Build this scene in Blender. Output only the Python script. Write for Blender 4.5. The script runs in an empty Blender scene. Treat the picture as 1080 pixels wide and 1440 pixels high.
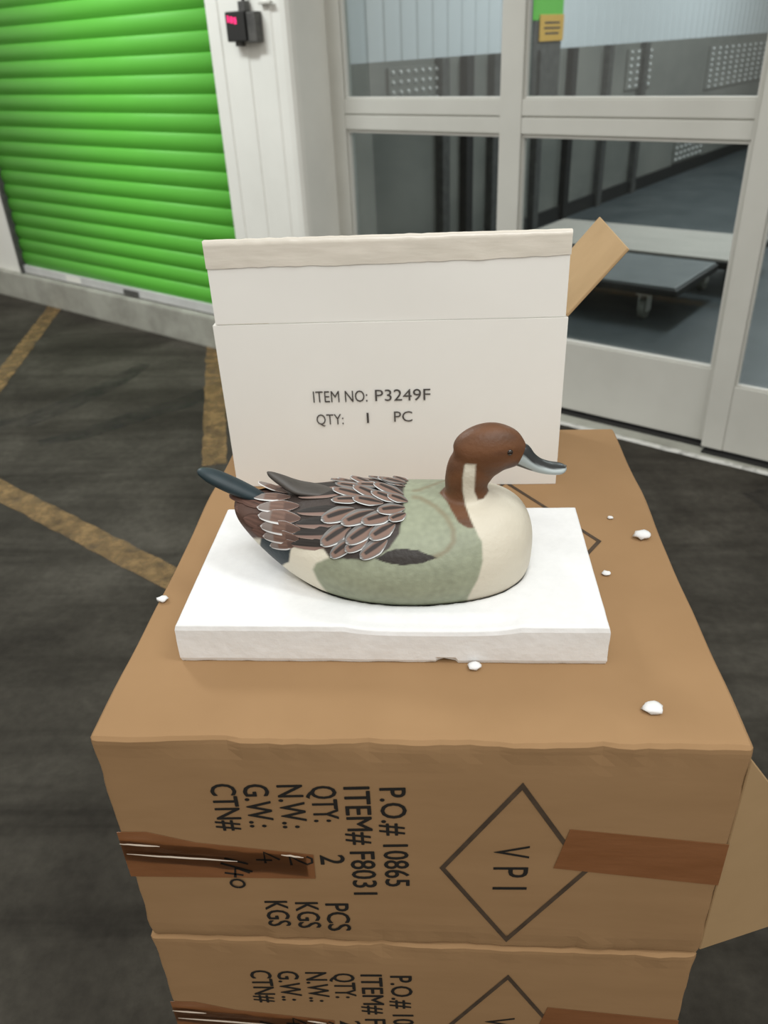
import bpy, bmesh, math, random
import numpy as np
from mathutils import Vector, Matrix, noise

sc = bpy.context.scene
COL = sc.collection
random.seed(7)
PI = math.pi

# ------------------------------------------------------------------ camera
CAM_H = 1.43598
cam_d = bpy.data.cameras.new('camera')
cam = bpy.data.objects.new('camera', cam_d)
COL.objects.link(cam)
_p, _r, _y = 0.53350207, -0.04968295, -0.08686479        # pitch down, roll, yaw against the carton
_cp, _sp = math.cos(_p), math.sin(_p)
_B = np.array([[1, 0, 0], [0, -_sp, -_cp], [0, _cp, -_sp]])
_M = np.array([[math.cos(_r), -math.sin(_r), 0], [math.sin(_r), math.cos(_r), 0], [0, 0, 1]])
_Y = np.array([[math.cos(_y), -math.sin(_y), 0], [math.sin(_y), math.cos(_y), 0], [0, 0, 1]])
_A = _M @ _B @ _Y
cam.matrix_world = Matrix(((_A[0][0], -_A[1][0], -_A[2][0], 0), (_A[0][1], -_A[1][1], -_A[2][1], 0),
                           (_A[0][2], -_A[1][2], -_A[2][2], CAM_H), (0, 0, 0, 1)))
cam_d.sensor_fit = 'HORIZONTAL'
cam_d.sensor_width = 36.0
cam_d.lens = 1116.54 / 1080 * 36
cam_d.clip_start = 0.02
cam_d.dof.use_dof = True
cam_d.dof.focus_distance = 0.84
cam_d.dof.aperture_fstop = 9.0
sc.camera = cam

# ------------------------------------------------------------------ world, lamps, exposure
w = bpy.data.worlds.new('world')
sc.world = w
w.use_nodes = True
w.node_tree.nodes['Background'].inputs[0].default_value = (1.0, 0.945, 0.85, 1)
w.node_tree.nodes['Background'].inputs[1].default_value = 0.74
sc.view_settings.view_transform = 'Standard'
sc.view_settings.look = 'None'
sc.view_settings.gamma = 1.0
sc.view_settings.use_curve_mapping = False
sc.view_settings.exposure = 0.0

WY = -0.60214778                                          # the wall runs at this angle to the carton
WD = Vector((math.cos(WY), math.sin(WY), 0))
WN = Vector((-math.sin(WY), math.cos(WY), 0))


def wall(u, v, z=0.0):
    return WD * u + WN * v + Vector((0, 0, z))


def lamp(name, loc, size, power, col=(1, 0.97, 0.93), rotz=0.0):
    d = bpy.data.lights.new(name, 'AREA')
    d.shape = 'RECTANGLE'
    d.size, d.size_y = size
    d.energy = power
    d.color = col
    o = bpy.data.objects.new(name, d)
    COL.objects.link(o)
    o.location = loc
    o.rotation_euler = (0, 0, rotz)
    return o


lamp('unseen_overhead_lamp', (0.0, 0.15, 2.45), (1.2, 0.35), 5, (0.93, 0.97, 1.0), WY)  # unseen lamp added close overhead to favour box front over carton front
lamp('unseen_overhead_lamp', wall(-3.6, 1.2, 3.3), (1.5, 0.4), 80, (0.93, 0.98, 0.98), WY)
lamp('unseen_overhead_lamp', (0.25, -1.0, 3.1), (1.5, 0.4), 26, (0.97, 0.98, 0.97), WY)  # unseen fill lamp added behind the camera to lift box and foam fronts
lamp('unseen_overhead_lamp', wall(0.9, 0.9, 3.3), (1.5, 0.4), 26, (0.93, 0.98, 0.98), WY)
lamp('corridor_lamp', wall(-1.6, 6.0, 3.2), (0.5, 1.6), 88, (0.93, 0.98, 1.0), WY)
lamp('corridor_lamp', wall(-1.6, 9.6, 3.2), (0.5, 1.6), 88, (0.93, 0.98, 1.0), WY)


# ------------------------------------------------------------------ helpers
def link(o, parent=None):
    COL.objects.link(o)
    if parent is not None:
        o.parent = parent
    return o


def tag(o, label=None, cat=None, group=None, kind=None):
    if label: o['label'] = label
    if cat: o['category'] = cat
    if group: o['group'] = group
    if kind: o['kind'] = kind
    return o


def thing(name, loc=(0, 0, 0), rotz=0.0, label=None, cat=None, group=None, kind=None):
    o = link(bpy.data.objects.new(name, None))
    o.location = loc
    o.rotation_euler = (0, 0, rotz)
    o.empty_display_size = 0.05
    return tag(o, label, cat, group, kind)


def obj(name, me, mat, parent=None, smooth=False):
    if isinstance(me, bmesh.types.BMesh):
        m = bpy.data.meshes.new(name)
        bmesh.ops.recalc_face_normals(me, faces=me.faces)
        me.to_mesh(m)
        me.free()
        me = m
    o = link(bpy.data.objects.new(name, me), parent)
    if mat is not None:
        me.materials.clear()
        me.materials.append(mat)
    if smooth:
        for p in me.polygons: p.use_smooth = True
    return o


def pydata(name, vs, fs):
    m = bpy.data.meshes.new(name)
    m.from_pydata([tuple(v) for v in vs], [], fs)
    m.update()
    return m


def add_box(bm, x0, x1, y0, y1, z0, z1, bev=0.0, seg=2):
    r = bmesh.ops.create_cube(bm, size=1.0)
    vs = r['verts']
    for v in vs:
        v.co = Vector((x0 + (v.co.x + .5) * (x1 - x0), y0 + (v.co.y + .5) * (y1 - y0), z0 + (v.co.z + .5) * (z1 - z0)))
    if bev:
        es = list({e for v in vs for e in v.link_edges})
        bmesh.ops.bevel(bm, geom=es, offset=bev, segments=seg, affect='EDGES', profile=0.7)
    return bm


def bx(x0, x1, y0, y1, z0, z1, bev=0.0, seg=2):
    return add_box(bmesh.new(), x0, x1, y0, y1, z0, z1, bev, seg)


def add_cyl(bm, p, q, r0, r1=None, n=20, caps=True):
    p, q = Vector(p), Vector(q)
    r1 = r0 if r1 is None else r1
    d = (q - p)
    rot = d.to_track_quat('Z', 'Y').to_matrix()
    rings = []
    for c, r in ((p, r0), (q, r1)):
        rings.append([bm.verts.new(c + rot @ Vector((r * math.cos(2 * PI * i / n), r * math.sin(2 * PI * i / n), 0))) for i in range(n)])
    for i in range(n):
        bm.faces.new((rings[0][i], rings[0][(i + 1) % n], rings[1][(i + 1) % n], rings[1][i]))
    if caps:
        bm.faces.new(rings[0][::-1]); bm.faces.new(rings[1])
    return bm


def add_tube(bm, pts, r, n=10):
    pts = [Vector(p) for p in pts]
    rings = []
    for i, p in enumerate(pts):
        t = (pts[min(i + 1, len(pts) - 1)] - pts[max(i - 1, 0)]).normalized()
        rot = t.to_track_quat('Z', 'Y').to_matrix()
        rr = r[i] if isinstance(r, (list, tuple)) else r
        rings.append([bm.verts.new(p + rot @ Vector((rr * math.cos(2 * PI * k / n), rr * math.sin(2 * PI * k / n), 0))) for k in range(n)])
    for a, b in zip(rings[:-1], rings[1:]):
        for k in range(n):
            bm.faces.new((a[k], a[(k + 1) % n], b[(k + 1) % n], b[k]))
    bm.faces.new(rings[0][::-1]); bm.faces.new(rings[-1])
    return bm


def plate(poly, thick, bev=0.0):
    """poly: 3-D points of a flat outline; gives it thickness along its normal"""
    bm = bmesh.new()
    vs = [bm.verts.new(p) for p in poly]
    f = bm.faces.new(vs)
    bm.normal_update()
    n = f.normal.copy()
    r = bmesh.ops.extrude_face_region(bm, geom=[f])
    bmesh.ops.translate(bm, verts=[e for e in r['geom'] if isinstance(e, bmesh.types.BMVert)], vec=n * -thick)
    if bev:
        bmesh.ops.bevel(bm, geom=bm.edges[:], offset=bev, segments=1, affect='EDGES')
    return bm


# ------------------------------------------------------------------ materials
def new_mat(name):
    m = bpy.data.materials.new(name)
    m.use_nodes = True
    nt = m.node_tree
    b = nt.nodes['Principled BSDF']
    return m, nt, b


def mat(name, col, rough=0.5, metal=0.0, col2=None, scale=8.0, stretch=(1, 1, 1), detail=4.0, bump=0.0, bscale=None,
        spec=0.5, lo=0.35, hi=0.65, emis=None, estr=0.0):
    m, nt, b = new_mat(name)
    b.inputs['Roughness'].default_value = rough
    b.inputs['Metallic'].default_value = metal
    b.inputs['Specular IOR Level'].default_value = spec
    b.inputs['Base Color'].default_value = (*col, 1)
    if emis:
        b.inputs['Emission Color'].default_value = (*emis, 1)
        b.inputs['Emission Strength'].default_value = estr
    if col2 or bump:
        tc = nt.nodes.new('ShaderNodeTexCoord')
        mp = nt.nodes.new('ShaderNodeMapping')
        mp.inputs['Scale'].default_value = stretch
        nt.links.new(tc.outputs['Object'], mp.inputs['Vector'])
    if col2:
        nz = nt.nodes.new('ShaderNodeTexNoise')
        nz.inputs['Scale'].default_value = scale
        nz.inputs['Detail'].default_value = detail
        nz.inputs['Roughness'].default_value = 0.62
        rp = nt.nodes.new('ShaderNodeValToRGB')
        rp.color_ramp.elements[0].position = lo
        rp.color_ramp.elements[0].color = (*col, 1)
        rp.color_ramp.elements[1].position = hi
        rp.color_ramp.elements[1].color = (*col2, 1)
        nt.links.new(mp.outputs[0], nz.inputs['Vector'])
        nt.links.new(nz.outputs['Fac'], rp.inputs['Fac'])
        nt.links.new(rp.outputs['Color'], b.inputs['Base Color'])
    if bump:
        nb = nt.nodes.new('ShaderNodeTexNoise')
        nb.inputs['Scale'].default_value = bscale or scale
        nb.inputs['Detail'].default_value = 5
        bp = nt.nodes.new('ShaderNodeBump')
        bp.inputs['Strength'].default_value = bump
        bp.inputs['Distance'].default_value = 0.01
        nt.links.new(mp.outputs[0], nb.inputs['Vector'])
        nt.links.new(nb.outputs['Fac'], bp.inputs['Height'])
        nt.links.new(bp.outputs[0], b.inputs['Normal'])
    return m


def glass_mat(name, tint, rough=0.02, refl=1.0):
    m, nt, b = new_mat(name)
    nt.nodes.remove(b)
    out = nt.nodes['Material Output']
    tr = nt.nodes.new('ShaderNodeBsdfTransparent')
    tr.inputs[0].default_value = (*tint, 1)
    gl = nt.nodes.new('ShaderNodeBsdfGlossy')
    gl.inputs['Roughness'].default_value = rough
    gl.inputs['Color'].default_value = (refl, refl, refl, 1)
    fr = nt.nodes.new('ShaderNodeFresnel')
    fr.inputs['IOR'].default_value = 1.5
    mx = nt.nodes.new('ShaderNodeMixShader')
    nt.links.new(fr.outputs[0], mx.inputs[0])
    nt.links.new(tr.outputs[0], mx.inputs[1])
    nt.links.new(gl.outputs[0], mx.inputs[2])
    nt.links.new(mx.outputs[0], out.inputs[0])
    return m


def attr_mat(name, rough=0.55, bump=0.12, bscale=60, spec=0.35, stretch=(1, 1, 1)):
    m, nt, b = new_mat(name)
    a = nt.nodes.new('ShaderNodeAttribute')
    a.attribute_name = 'paint'
    nt.links.new(a.outputs['Color'], b.inputs['Base Color'])
    b.inputs['Roughness'].default_value = rough
    b.inputs['Specular IOR Level'].default_value = spec
    tc = nt.nodes.new('ShaderNodeTexCoord')
    mp = nt.nodes.new('ShaderNodeMapping')
    mp.inputs['Scale'].default_value = stretch
    nb = nt.nodes.new('ShaderNodeTexNoise')
    nb.inputs['Scale'].default_value = bscale
    nb.inputs['Detail'].default_value = 4
    bp = nt.nodes.new('ShaderNodeBump')
    bp.inputs['Strength'].default_value = bump
    bp.inputs['Distance'].default_value = 0.004
    nt.links.new(tc.outputs['Object'], mp.inputs['Vector'])
    nt.links.new(mp.outputs[0], nb.inputs['Vector'])
    nt.links.new(nb.outputs['Fac'], bp.inputs['Height'])
    nt.links.new(bp.outputs[0], b.inputs['Normal'])
    return m


def floor_mat():
    m, nt, b = new_mat('dirty_concrete_floor')
    tc = nt.nodes.new('ShaderNodeTexCoord')

    def nz(scale, detail, stretch=(1, 1, 1), rot=0.0, dist=0.0):
        mp = nt.nodes.new('ShaderNodeMapping')
        mp.inputs['Scale'].default_value = stretch
        mp.inputs['Rotation'].default_value = (0, 0, rot)
        n = nt.nodes.new('ShaderNodeTexNoise')
        n.inputs['Scale'].default_value = scale
        n.inputs['Detail'].default_value = detail
        n.inputs['Roughness'].default_value = 0.65
        n.inputs['Distortion'].default_value = dist
        nt.links.new(tc.outputs['Object'], mp.inputs['Vector'])
        nt.links.new(mp.outputs[0], n.inputs['Vector'])
        return n

    def ramp(n, els):
        r = nt.nodes.new('ShaderNodeValToRGB')
        r.color_ramp.elements[0].position, r.color_ramp.elements[0].color = els[0][0], (*els[0][1], 1)
        r.color_ramp.elements[1].position, r.color_ramp.elements[1].color = els[-1][0], (*els[-1][1], 1)
        for p, c in els[1:-1]:
            e = r.color_ramp.elements.new(p)
            e.color = (*c, 1)
        nt.links.new(n.outputs['Fac'], r.inputs['Fac'])
        return r

    def mul(a, bb, f=1.0):
        x = nt.nodes.new('ShaderNodeMix')
        x.data_type = 'RGBA'
        x.blend_type = 'MULTIPLY'
        x.inputs[0].default_value = f
        nt.links.new(a, x.inputs[6])
        nt.links.new(bb, x.inputs[7])
        return x.outputs[2]

    base = ramp(nz(1.6, 6, dist=0.4), [(0.3, (0.030, 0.0265, 0.022)), (0.5, (0.056, 0.051, 0.042)), (0.72, (0.100, 0.092, 0.077))])
    fine = ramp(nz(34, 3), [(0.3, (0.72, 0.72, 0.72)), (0.7, (1.0, 1.0, 1.0))])
    strk = ramp(nz(1.3, 4, (0.35, 3.2, 1), 0.12, 0.8), [(0.38, (0.55, 0.54, 0.53)), (0.56, (1, 1, 1))])
    c = mul(base.outputs['Color'], fine.outputs['Color'])
    c = mul(c, strk.outputs['Color'], 0.8)
    nt.links.new(c, b.inputs['Base Color'])
    b.inputs['Roughness'].default_value = 0.8
    b.inputs['Specular IOR Level'].default_value = 0.12
    n2 = nz(60, 4)
    bp = nt.nodes.new('ShaderNodeBump')
    bp.inputs['Strength'].default_value = 0.25
    bp.inputs['Distance'].default_value = 0.01
    nt.links.new(n2.outputs['Fac'], bp.inputs['Height'])
    nt.links.new(bp.outputs[0], b.inputs['Normal'])
    return m


def worn_paint(name, col, keep=0.5, scale=14):
    m, nt, b = new_mat(name)
    out = nt.nodes['Material Output']
    b.inputs['Base Color'].default_value = (*col, 1)
    b.inputs['Roughness'].default_value = 0.7
    tc = nt.nodes.new('ShaderNodeTexCoord')
    n = nt.nodes.new('ShaderNodeTexNoise')
    n.inputs['Scale'].default_value = scale
    n.inputs['Detail'].default_value = 6
    n.inputs['Roughness'].default_value = 0.7
    r = nt.nodes.new('ShaderNodeValToRGB')
    r.color_ramp.elements[0].position = keep - 0.16
    r.color_ramp.elements[1].position = keep + 0.16
    r.color_ramp.elements[0].color = (0.12, 0.12, 0.12, 1)
    r.color_ramp.elements[1].color = (0.85, 0.85, 0.85, 1)
    tr = nt.nodes.new('ShaderNodeBsdfTransparent')
    mx = nt.nodes.new('ShaderNodeMixShader')
    nt.links.new(tc.outputs['Object'], n.inputs['Vector'])
    nt.links.new(n.outputs['Fac'], r.inputs['Fac'])
    nt.links.new(r.outputs['Color'], mx.inputs[0])
    nt.links.new(tr.outputs[0], mx.inputs[1])
    nt.links.new(b.outputs[0], mx.inputs[2])
    nt.links.new(mx.outputs[0], out.inputs[0])
    return m


M = {}
M['floor'] = floor_mat()
M['corridor_floor'] = mat('blue_grey_floor', (0.045, 0.056, 0.062), 0.4, col2=(0.075, 0.086, 0.092), scale=2.5, spec=0.4)
M['yellow'] = worn_paint('worn_yellow_paint', (0.25, 0.155, 0.06), 0.48)
M['white_line'] = worn_paint('white_line_paint', (0.75, 0.75, 0.72), 0.36, 18)
M['concrete'] = mat('pale_concrete', (0.27, 0.27, 0.235), 0.8, col2=(0.38, 0.385, 0.34), scale=5, bump=0.2, bscale=40)
M['white_wall'] = mat('white_painted_metal', (0.76, 0.765, 0.725), 0.5, col2=(0.81, 0.815, 0.775), scale=3)
M['green'] = mat('green_painted_steel', (0.105, 0.46, 0.045), 0.5, col2=(0.115, 0.49, 0.05), scale=2, spec=0.4)
M['alu'] = mat('silver_aluminium', (0.54, 0.54, 0.50), 0.42, metal=0.0, col2=(0.59, 0.59, 0.55), scale=2.5)
M['alu_bright'] = mat('bright_aluminium', (0.62, 0.62, 0.585), 0.35)
M['bar'] = mat('bare_bottom_bar', (0.5, 0.51, 0.51), 0.35, col2=(0.6, 0.61, 0.61), scale=4)
M['black'] = mat('black_rubber', (0.012, 0.012, 0.012), 0.6)
M['dark_metal'] = mat('dark_grey_metal', (0.05, 0.05, 0.05), 0.5, col2=(0.09, 0.09, 0.085), scale=20)
M['glass'] = glass_mat('door_glass', (0.78, 0.82, 0.82))
M['carton'] = mat('brown_cardboard', (0.295, 0.178, 0.088), 0.85, col2=(0.323, 0.197, 0.099), scale=5, stretch=(1, 1, 4), bump=0.02,
                  bscale=30, spec=0.15)
M['carton_in'] = mat('plain_cardboard_inside', (0.36, 0.24, 0.125), 0.85, col2=(0.39, 0.262, 0.14), scale=9, spec=0.15)
M['tan_in'] = mat('tan_cardboard_inside', (0.40, 0.27, 0.145), 0.8, col2=(0.44, 0.30, 0.165), scale=9, spec=0.15)
M['white_card'] = mat('white_cardboard', (0.775, 0.76, 0.725), 0.62, col2=(0.805, 0.79, 0.755), scale=4, spec=0.3, bump=0.03, bscale=12)
M['ink'] = mat('black_ink', (0.018, 0.016, 0.014), 0.7, spec=0.2)
M['grey_ink'] = mat('smudged_black_ink', (0.055, 0.05, 0.046), 0.7, col2=(0.1, 0.09, 0.085), scale=60, spec=0.2)
M['line_ink'] = mat('brownish_black_ink', (0.05, 0.035, 0.024), 0.75, col2=(0.085, 0.058, 0.038), scale=30, spec=0.2)
M['tape'] = mat('brown_packing_tape', (0.20, 0.082, 0.031), 0.32, col2=(0.235, 0.10, 0.041), scale=10, stretch=(1, 1, 5), spec=0.45,
                bump=0.05, bscale=25)
M['foam'] = mat('white_polystyrene', (0.745, 0.75, 0.755), 0.75, col2=(0.775, 0.78, 0.785), scale=90, bump=0.05, bscale=200, spec=0.25)


def tape_clear(name, tint, bump, stretch=(1, 1, 1), bs=25):
    m = glass_mat(name, tint, 0.2, 0.5)
    nt = m.node_tree
    gl = [n for n in nt.nodes if n.type == 'BSDF_GLOSSY'][0]
    tc = nt.nodes.new('ShaderNodeTexCoord')
    mp = nt.nodes.new('ShaderNodeMapping')
    mp.inputs['Scale'].default_value = stretch
    n = nt.nodes.new('ShaderNodeTexNoise')
    n.inputs['Scale'].default_value = bs
    bp = nt.nodes.new('ShaderNodeBump')
    bp.inputs['Strength'].default_value = bump
    bp.inputs['Distance'].default_value = 0.01
    nt.links.new(tc.outputs['Object'], mp.inputs[0])
    nt.links.new(mp.outputs[0], n.inputs['Vector'])
    nt.links.new(n.outputs['Fac'], bp.inputs['Height'])
    nt.links.new(bp.outputs[0], gl.inputs['Normal'])
    return m


M['clear_tape'] = tape_clear('clear_packing_tape', (0.99, 0.985, 0.97), 0.25, (1, 1, 4))
M['glint_film'] = mat('film_ridge_glint', (0.45, 0.38, 0.31), 0.3, spec=0.5)  # pale colour that carries the highlight streaks of the clear tape
M['beige_tape'] = mat('beige_packing_tape', (0.66, 0.615, 0.54), 0.25, col2=(0.70, 0.65, 0.575), scale=14, stretch=(1, 1, 4), spec=0.5,
                      bump=0.08, bscale=22)

# ------------------------------------------------------------------ the setting: floor
fl = obj('floor', bx(-16, 9, -6, 12.5, -0.1, 0), M['floor'])
tag(fl, kind='structure')
# cut the outer floor where the corridor floor begins by laying the corridor floor a hair higher
cf = obj('floor_corridor', bx(-3.43, 3.0, 3.0, 13.6, -0.02, 0.004), M['corridor_floor'])
cf.rotation_euler = (0, 0, WY)
tag(cf, kind='structure')


def painted_line(p, q, width, m, parent, z=0.002, rag=0.0):
    p, q = Vector(p), Vector(q)
    d = (q - p).normalized()
    n = Vector((-d.y, d.x))
    L = (q - p).length
    k = max(2, int(L / 0.06))
    vs, fs = [], []
    for i in range(k + 1):
        c = p + d * (L * i / k)
        for s in (-1, 1):
            e = c + n * (s * width / 2 + rag * (noise.noise((i * 0.7, s * 9.1, 3)) if rag else 0))
            vs.append((e.x, e.y, z))
    for i in range(k):
        fs.append((2 * i, 2 * i + 1, 2 * i + 3, 2 * i + 2))
    return obj('painted_line', pydata('painted_line', vs, fs), m, parent)


painted_line((-2.66, 5.45), (-2.20, 3.26), 0.10, M['yellow'], fl, rag=0.012)
painted_line((-1.30, 4.35), (-0.92, 2.80), 0.10, M['yellow'], fl, rag=0.012)
painted_line(wall(-3.9, 1.17).xy, wall(-1.2, 1.17).xy, 0.10, M['yellow'], fl, rag=0.012)

# rubber marks left by turning wheels
M['tyre'] = worn_paint('black_rubber_mark', (0.014, 0.013, 0.012), 0.60, 9)


def curve_line(name, pts, width, m, parent, z):
    pts = [Vector(p) for p in pts]
    vs, fs = [], []
    for i, p in enumerate(pts):
        d = (pts[min(i + 1, len(pts) - 1)] - pts[max(0, i - 1)]).normalized()
        n_ = Vector((-d.y, d.x)) * width / 2 * (0.35 + 0.65 * math.sin(PI * (i + .5) / len(pts)))
        vs += [(p.x + n_.x, p.y + n_.y, z), (p.x - n_.x, p.y - n_.y, z)]
    fs = [(2 * i, 2 * i + 2, 2 * i + 3, 2 * i + 1) for i in range(len(pts) - 1)]
    return obj(name, pydata(name, vs, fs), m, parent)


curve_line('tyre_mark', [(-2.35, 3.05), (-2.12, 3.20), (-1.93, 3.25), (-1.82, 3.42), (-1.66, 3.75), (-1.60, 4.0)], 0.15, M['tyre'], fl, 0.0012)
curve_line('tyre_mark', [(-1.75, 3.02), (-1.58, 3.12), (-1.42, 3.29), (-1.22, 3.46), (-1.08, 3.68), (-1.0, 3.9)], 0.14, M['tyre'], fl, 0.0014)
curve_line('tyre_mark', [(1.1, 2.55), (1.25, 2.2), (1.2, 1.9), (1.0, 1.6), (0.9, 1.2)], 0.16, M['tyre'], fl, 0.0012)

# kerb under the shutter, walls
kb = obj('trim_1', bx(-15.0, -3.14, 0, 0.5, 0, 0.18, 0.012), M['concrete'])
kb.location = wall(0, 2.755); kb.rotation_euler = (0, 0, WY)
tag(kb, kind='structure')


def wall_box(name, u0, u1, v0, v1, z0, z1, m, bev=0.0, parent=None):
    o = obj(name, bx(u0, u1, v0, v1, z0, z1, bev), m)
    o.rotation_euler = (0, 0, WY)
    return tag(o, kind='structure')


wall_box('wall_left', -15.0, -5.40, 2.80, 3.3, 0.18, 3.6, M['white_wall'])
wall_box('wall_upper', -5.40, -3.14, 2.86, 3.3, 2.75, 3.6, M['white_wall'])
wall_box('wall_behind_shutter', -5.40, -3.14, 2.9, 3.3, 0.18, 2.75, M['dark_metal'])
wall_box('wall_header', -2.65, 1.2, 2.80, 3.2, 2.75, 3.6, M['white_wall'])

# column clad in white ribbed sheet: one lofted outline with shallow ribs
prof = [(-3.14, 3.10)]
prof += [(-3.14, 2.757), (-3.132, 2.75), (-3.06, 2.75), (-3.054, 2.757), (-2.99, 2.757), (-2.984, 2.751), (-2.90, 2.751), (-2.894, 2.757),
         (-2.83, 2.757), (-2.824, 2.751), (-2.745, 2.751), (-2.735, 2.757), (-2.69, 2.757), (-2.668, 2.764), (-2.657, 2.778), (-2.652, 2.80), (-2.652, 3.10)]
vs, fs = [], []
for z in (0.0, 3.6):
    vs += [(a, b, z) for a, b in prof]
n = len(prof)
fs = [(i, (i + 1) % n, n + (i + 1) % n, n + i) for i in range(n)] + [tuple(range(n))[::-1], tuple(range(n, 2 * n))]
co = obj('wall_column', pydata('wall_column', vs, fs), M['white_wall'])
co.rotation_euler = (0, 0, WY)
tag(co, kind='structure')

# ------------------------------------------------------------------ green roll-up shutter
sh = thing('door_1', wall(-4.27, 2.80, 0.18), WY, kind='structure')
U0, U1 = -1.105, 1.13                                     # local u
P = 0.0855
pr = []
for i in range(13):                                       # one corrugation: wide bulge and a narrow groove
    t = i / 12
    if t < 0.16:
        v = 0.020 - 0.004 * math.sin(PI * t / 0.16)
        v = 0.022
    v = 0.016 - 0.0125 * math.sin(PI * min(1, max(0, (t - 0.06) / 0.94))) ** 0.75
    pr.append((v, t * P))
vs = [(U0, v, z) for v, z in pr] + [(U1, v, z) for v, z in pr]
k = len(pr)
fs = [(i, k + i, k + i + 1, i + 1) for i in range(k - 1)]
bk = [(U0, 0.03, 0), (U0, 0.03, P), (U1, 0.03, 0), (U1, 0.03, P)]
b0 = len(vs)
vs += bk
fs += [(b0, b0 + 1, b0 + 3, b0 + 2), tuple(range(k)) + (b0 + 1, b0), tuple(range(k, 2 * k))[::-1] + (b0 + 2, b0 + 3),
       (0, b0, b0 + 2, k), (k - 1, 2 * k - 1, b0 + 3, b0 + 1)]
slat = pydata('slat', vs, fs)
slat.materials.append(M['green'])
for p in slat.polygons:
    p.use_smooth = len(p.vertices) == 4 and p.index < k - 1
for i in range(30):
    o = link(bpy.data.objects.new('slat', slat), sh)
    o.location = (0, 0, 0.056 + i * P)
obj('bottom_bar', bx(U0, U1, -0.004, 0.03, 0.006, 0.056, 0.004), M['bar'], sh)
obj('seal_and_shade_strip', bx(U0, U1, 0.0, 0.028, 0.0, 0.006), M['black'], sh)
obj('bar_reflection_patch', bx(-0.60, -0.44, -0.0052, -0.004, 0.014, 0.05), M['white_wall'], sh)  # pale patch put on the bar as a painted white reflection
lt = obj('latch', bx(0.02, 0.16, -0.014, -0.004, 0.012, 0.042, 0.004), M['dark_metal'], sh)
obj('guide_rail', bx(U0 - 0.03, U0, -0.02, 0.05, 0.0, 2.57), M['dark_metal'], sh)
obj('guide_rail', bx(U1 - 0.004, U1, 0.024, 0.05, 0.0, 2.57), M['dark_metal'], sh)

# ------------------------------------------------------------------ glazed doors
def glazed(name, u0, loc_v, stiles, cols, rows, bottom, top, thick):
    """stiles: list of (u0,u1); cols: pane columns; rows: pane rows (z0,z1); all in wall coordinates"""
    d = thing(name, wall(u0, loc_v, 0), WY, kind='structure')
    h = thick / 2
    for a, b in stiles:
        obj('stile', bx(a - u0, b - u0, -h, h, bottom, top, 0.004), M['alu'], d)
    for ca, cb in cols:
        zs = sorted(rows)
        obj('bottom_rail', bx(ca - u0, cb - u0, -h + .003, h - .003, bottom, zs[0][0], 0.003), M['alu'], d)
        for (a0, a1), (b0_, b1_) in zip(zs[:-1], zs[1:]):
            mid = (a1 + b0_) / 2
            obj('rail', bx(ca - u0, cb - u0, -h + .003, h - .003, a1, mid - 0.003, 0.003), M['alu'], d)
            obj('rail', bx(ca - u0, cb - u0, -h + .003, h - .003, mid + 0.003, b0_, 0.003), M['alu'], d)
            obj('rail_joint', bx(ca - u0, cb - u0, -h + .012, h - .012, mid - 0.003, mid + 0.003), M['alu'], d)
        obj('top_rail', bx(ca - u0, cb - u0, -h + .003, h - .003, zs[-1][1], top, 0.003), M['alu'], d)
        for a, b in zs:
            pn = obj('pane', bx(ca - u0 - .004, cb - u0 + .004, 0.004, 0.010, a - .004, b + .004), M['glass'], d)
            g = 0.014
            bm = bmesh.new()
            add_box(bm, ca - u0, cb - u0, -h + 0.012, 0.004, b - g, b, 0.002, 1)
            add_box(bm, ca - u0, cb - u0, -h + 0.012, 0.004, a, a + g * .6, 0.002, 1)
            add_box(bm, ca - u0, ca - u0 + g * .6, -h + 0.012, 0.004, a + g * .6, b - g, 0.002, 1)
            add_box(bm, cb - u0 - g * .6, cb - u0, -h + 0.012, 0.004, a + g * .6, b - g, 0.002, 1)
            obj('glazing_bead', bm, M['alu_bright'], pn)
    return d


d2 = glazed('door_2', -1.73, 3.02, [(-2.652, -2.575), (-1.78, -1.685), (-0.826, -0.795)], [(-2.575, -1.78), (-1.685, -0.826)],
            [(0.318, 1.108), (1.228, 2.15)], 0.024, 2.75, 0.06)
obj('seal_and_shade_strip', bx(-0.92, 0.93, -0.052, 0.02, 0.0, 0.014), M['black'], d2)  # rubber seal, carried forward in black as the shadow strip below the door
d3 = glazed('door_3', 0.0, 2.965, [(-0.80, -0.72), (0.72, 0.80)], [(-0.72, 0.72)], [(0.285, 1.108), (1.228, 2.15)], 0.024, 2.75, 0.05)
obj('seal_and_shade_strip', bx(-0.79, 0.79, -0.045, 0.02, 0.0, 0.014), M['black'], d3)  # seal again, its black front edge painting the shadow on the sill
sl = obj('trim_2', bx(-2.65, 0.9, 2.905, 3.06, 0.0, 0.006, 0.002), M['concrete'])
sl.rotation_euler = (0, 0, WY)
tag(sl, kind='structure')
painted_line(wall(-2.6, 2.888).xy, wall(0.9, 2.888).xy, 0.034, M['white_line'], fl, z=0.003, rag=0.008)

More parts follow.
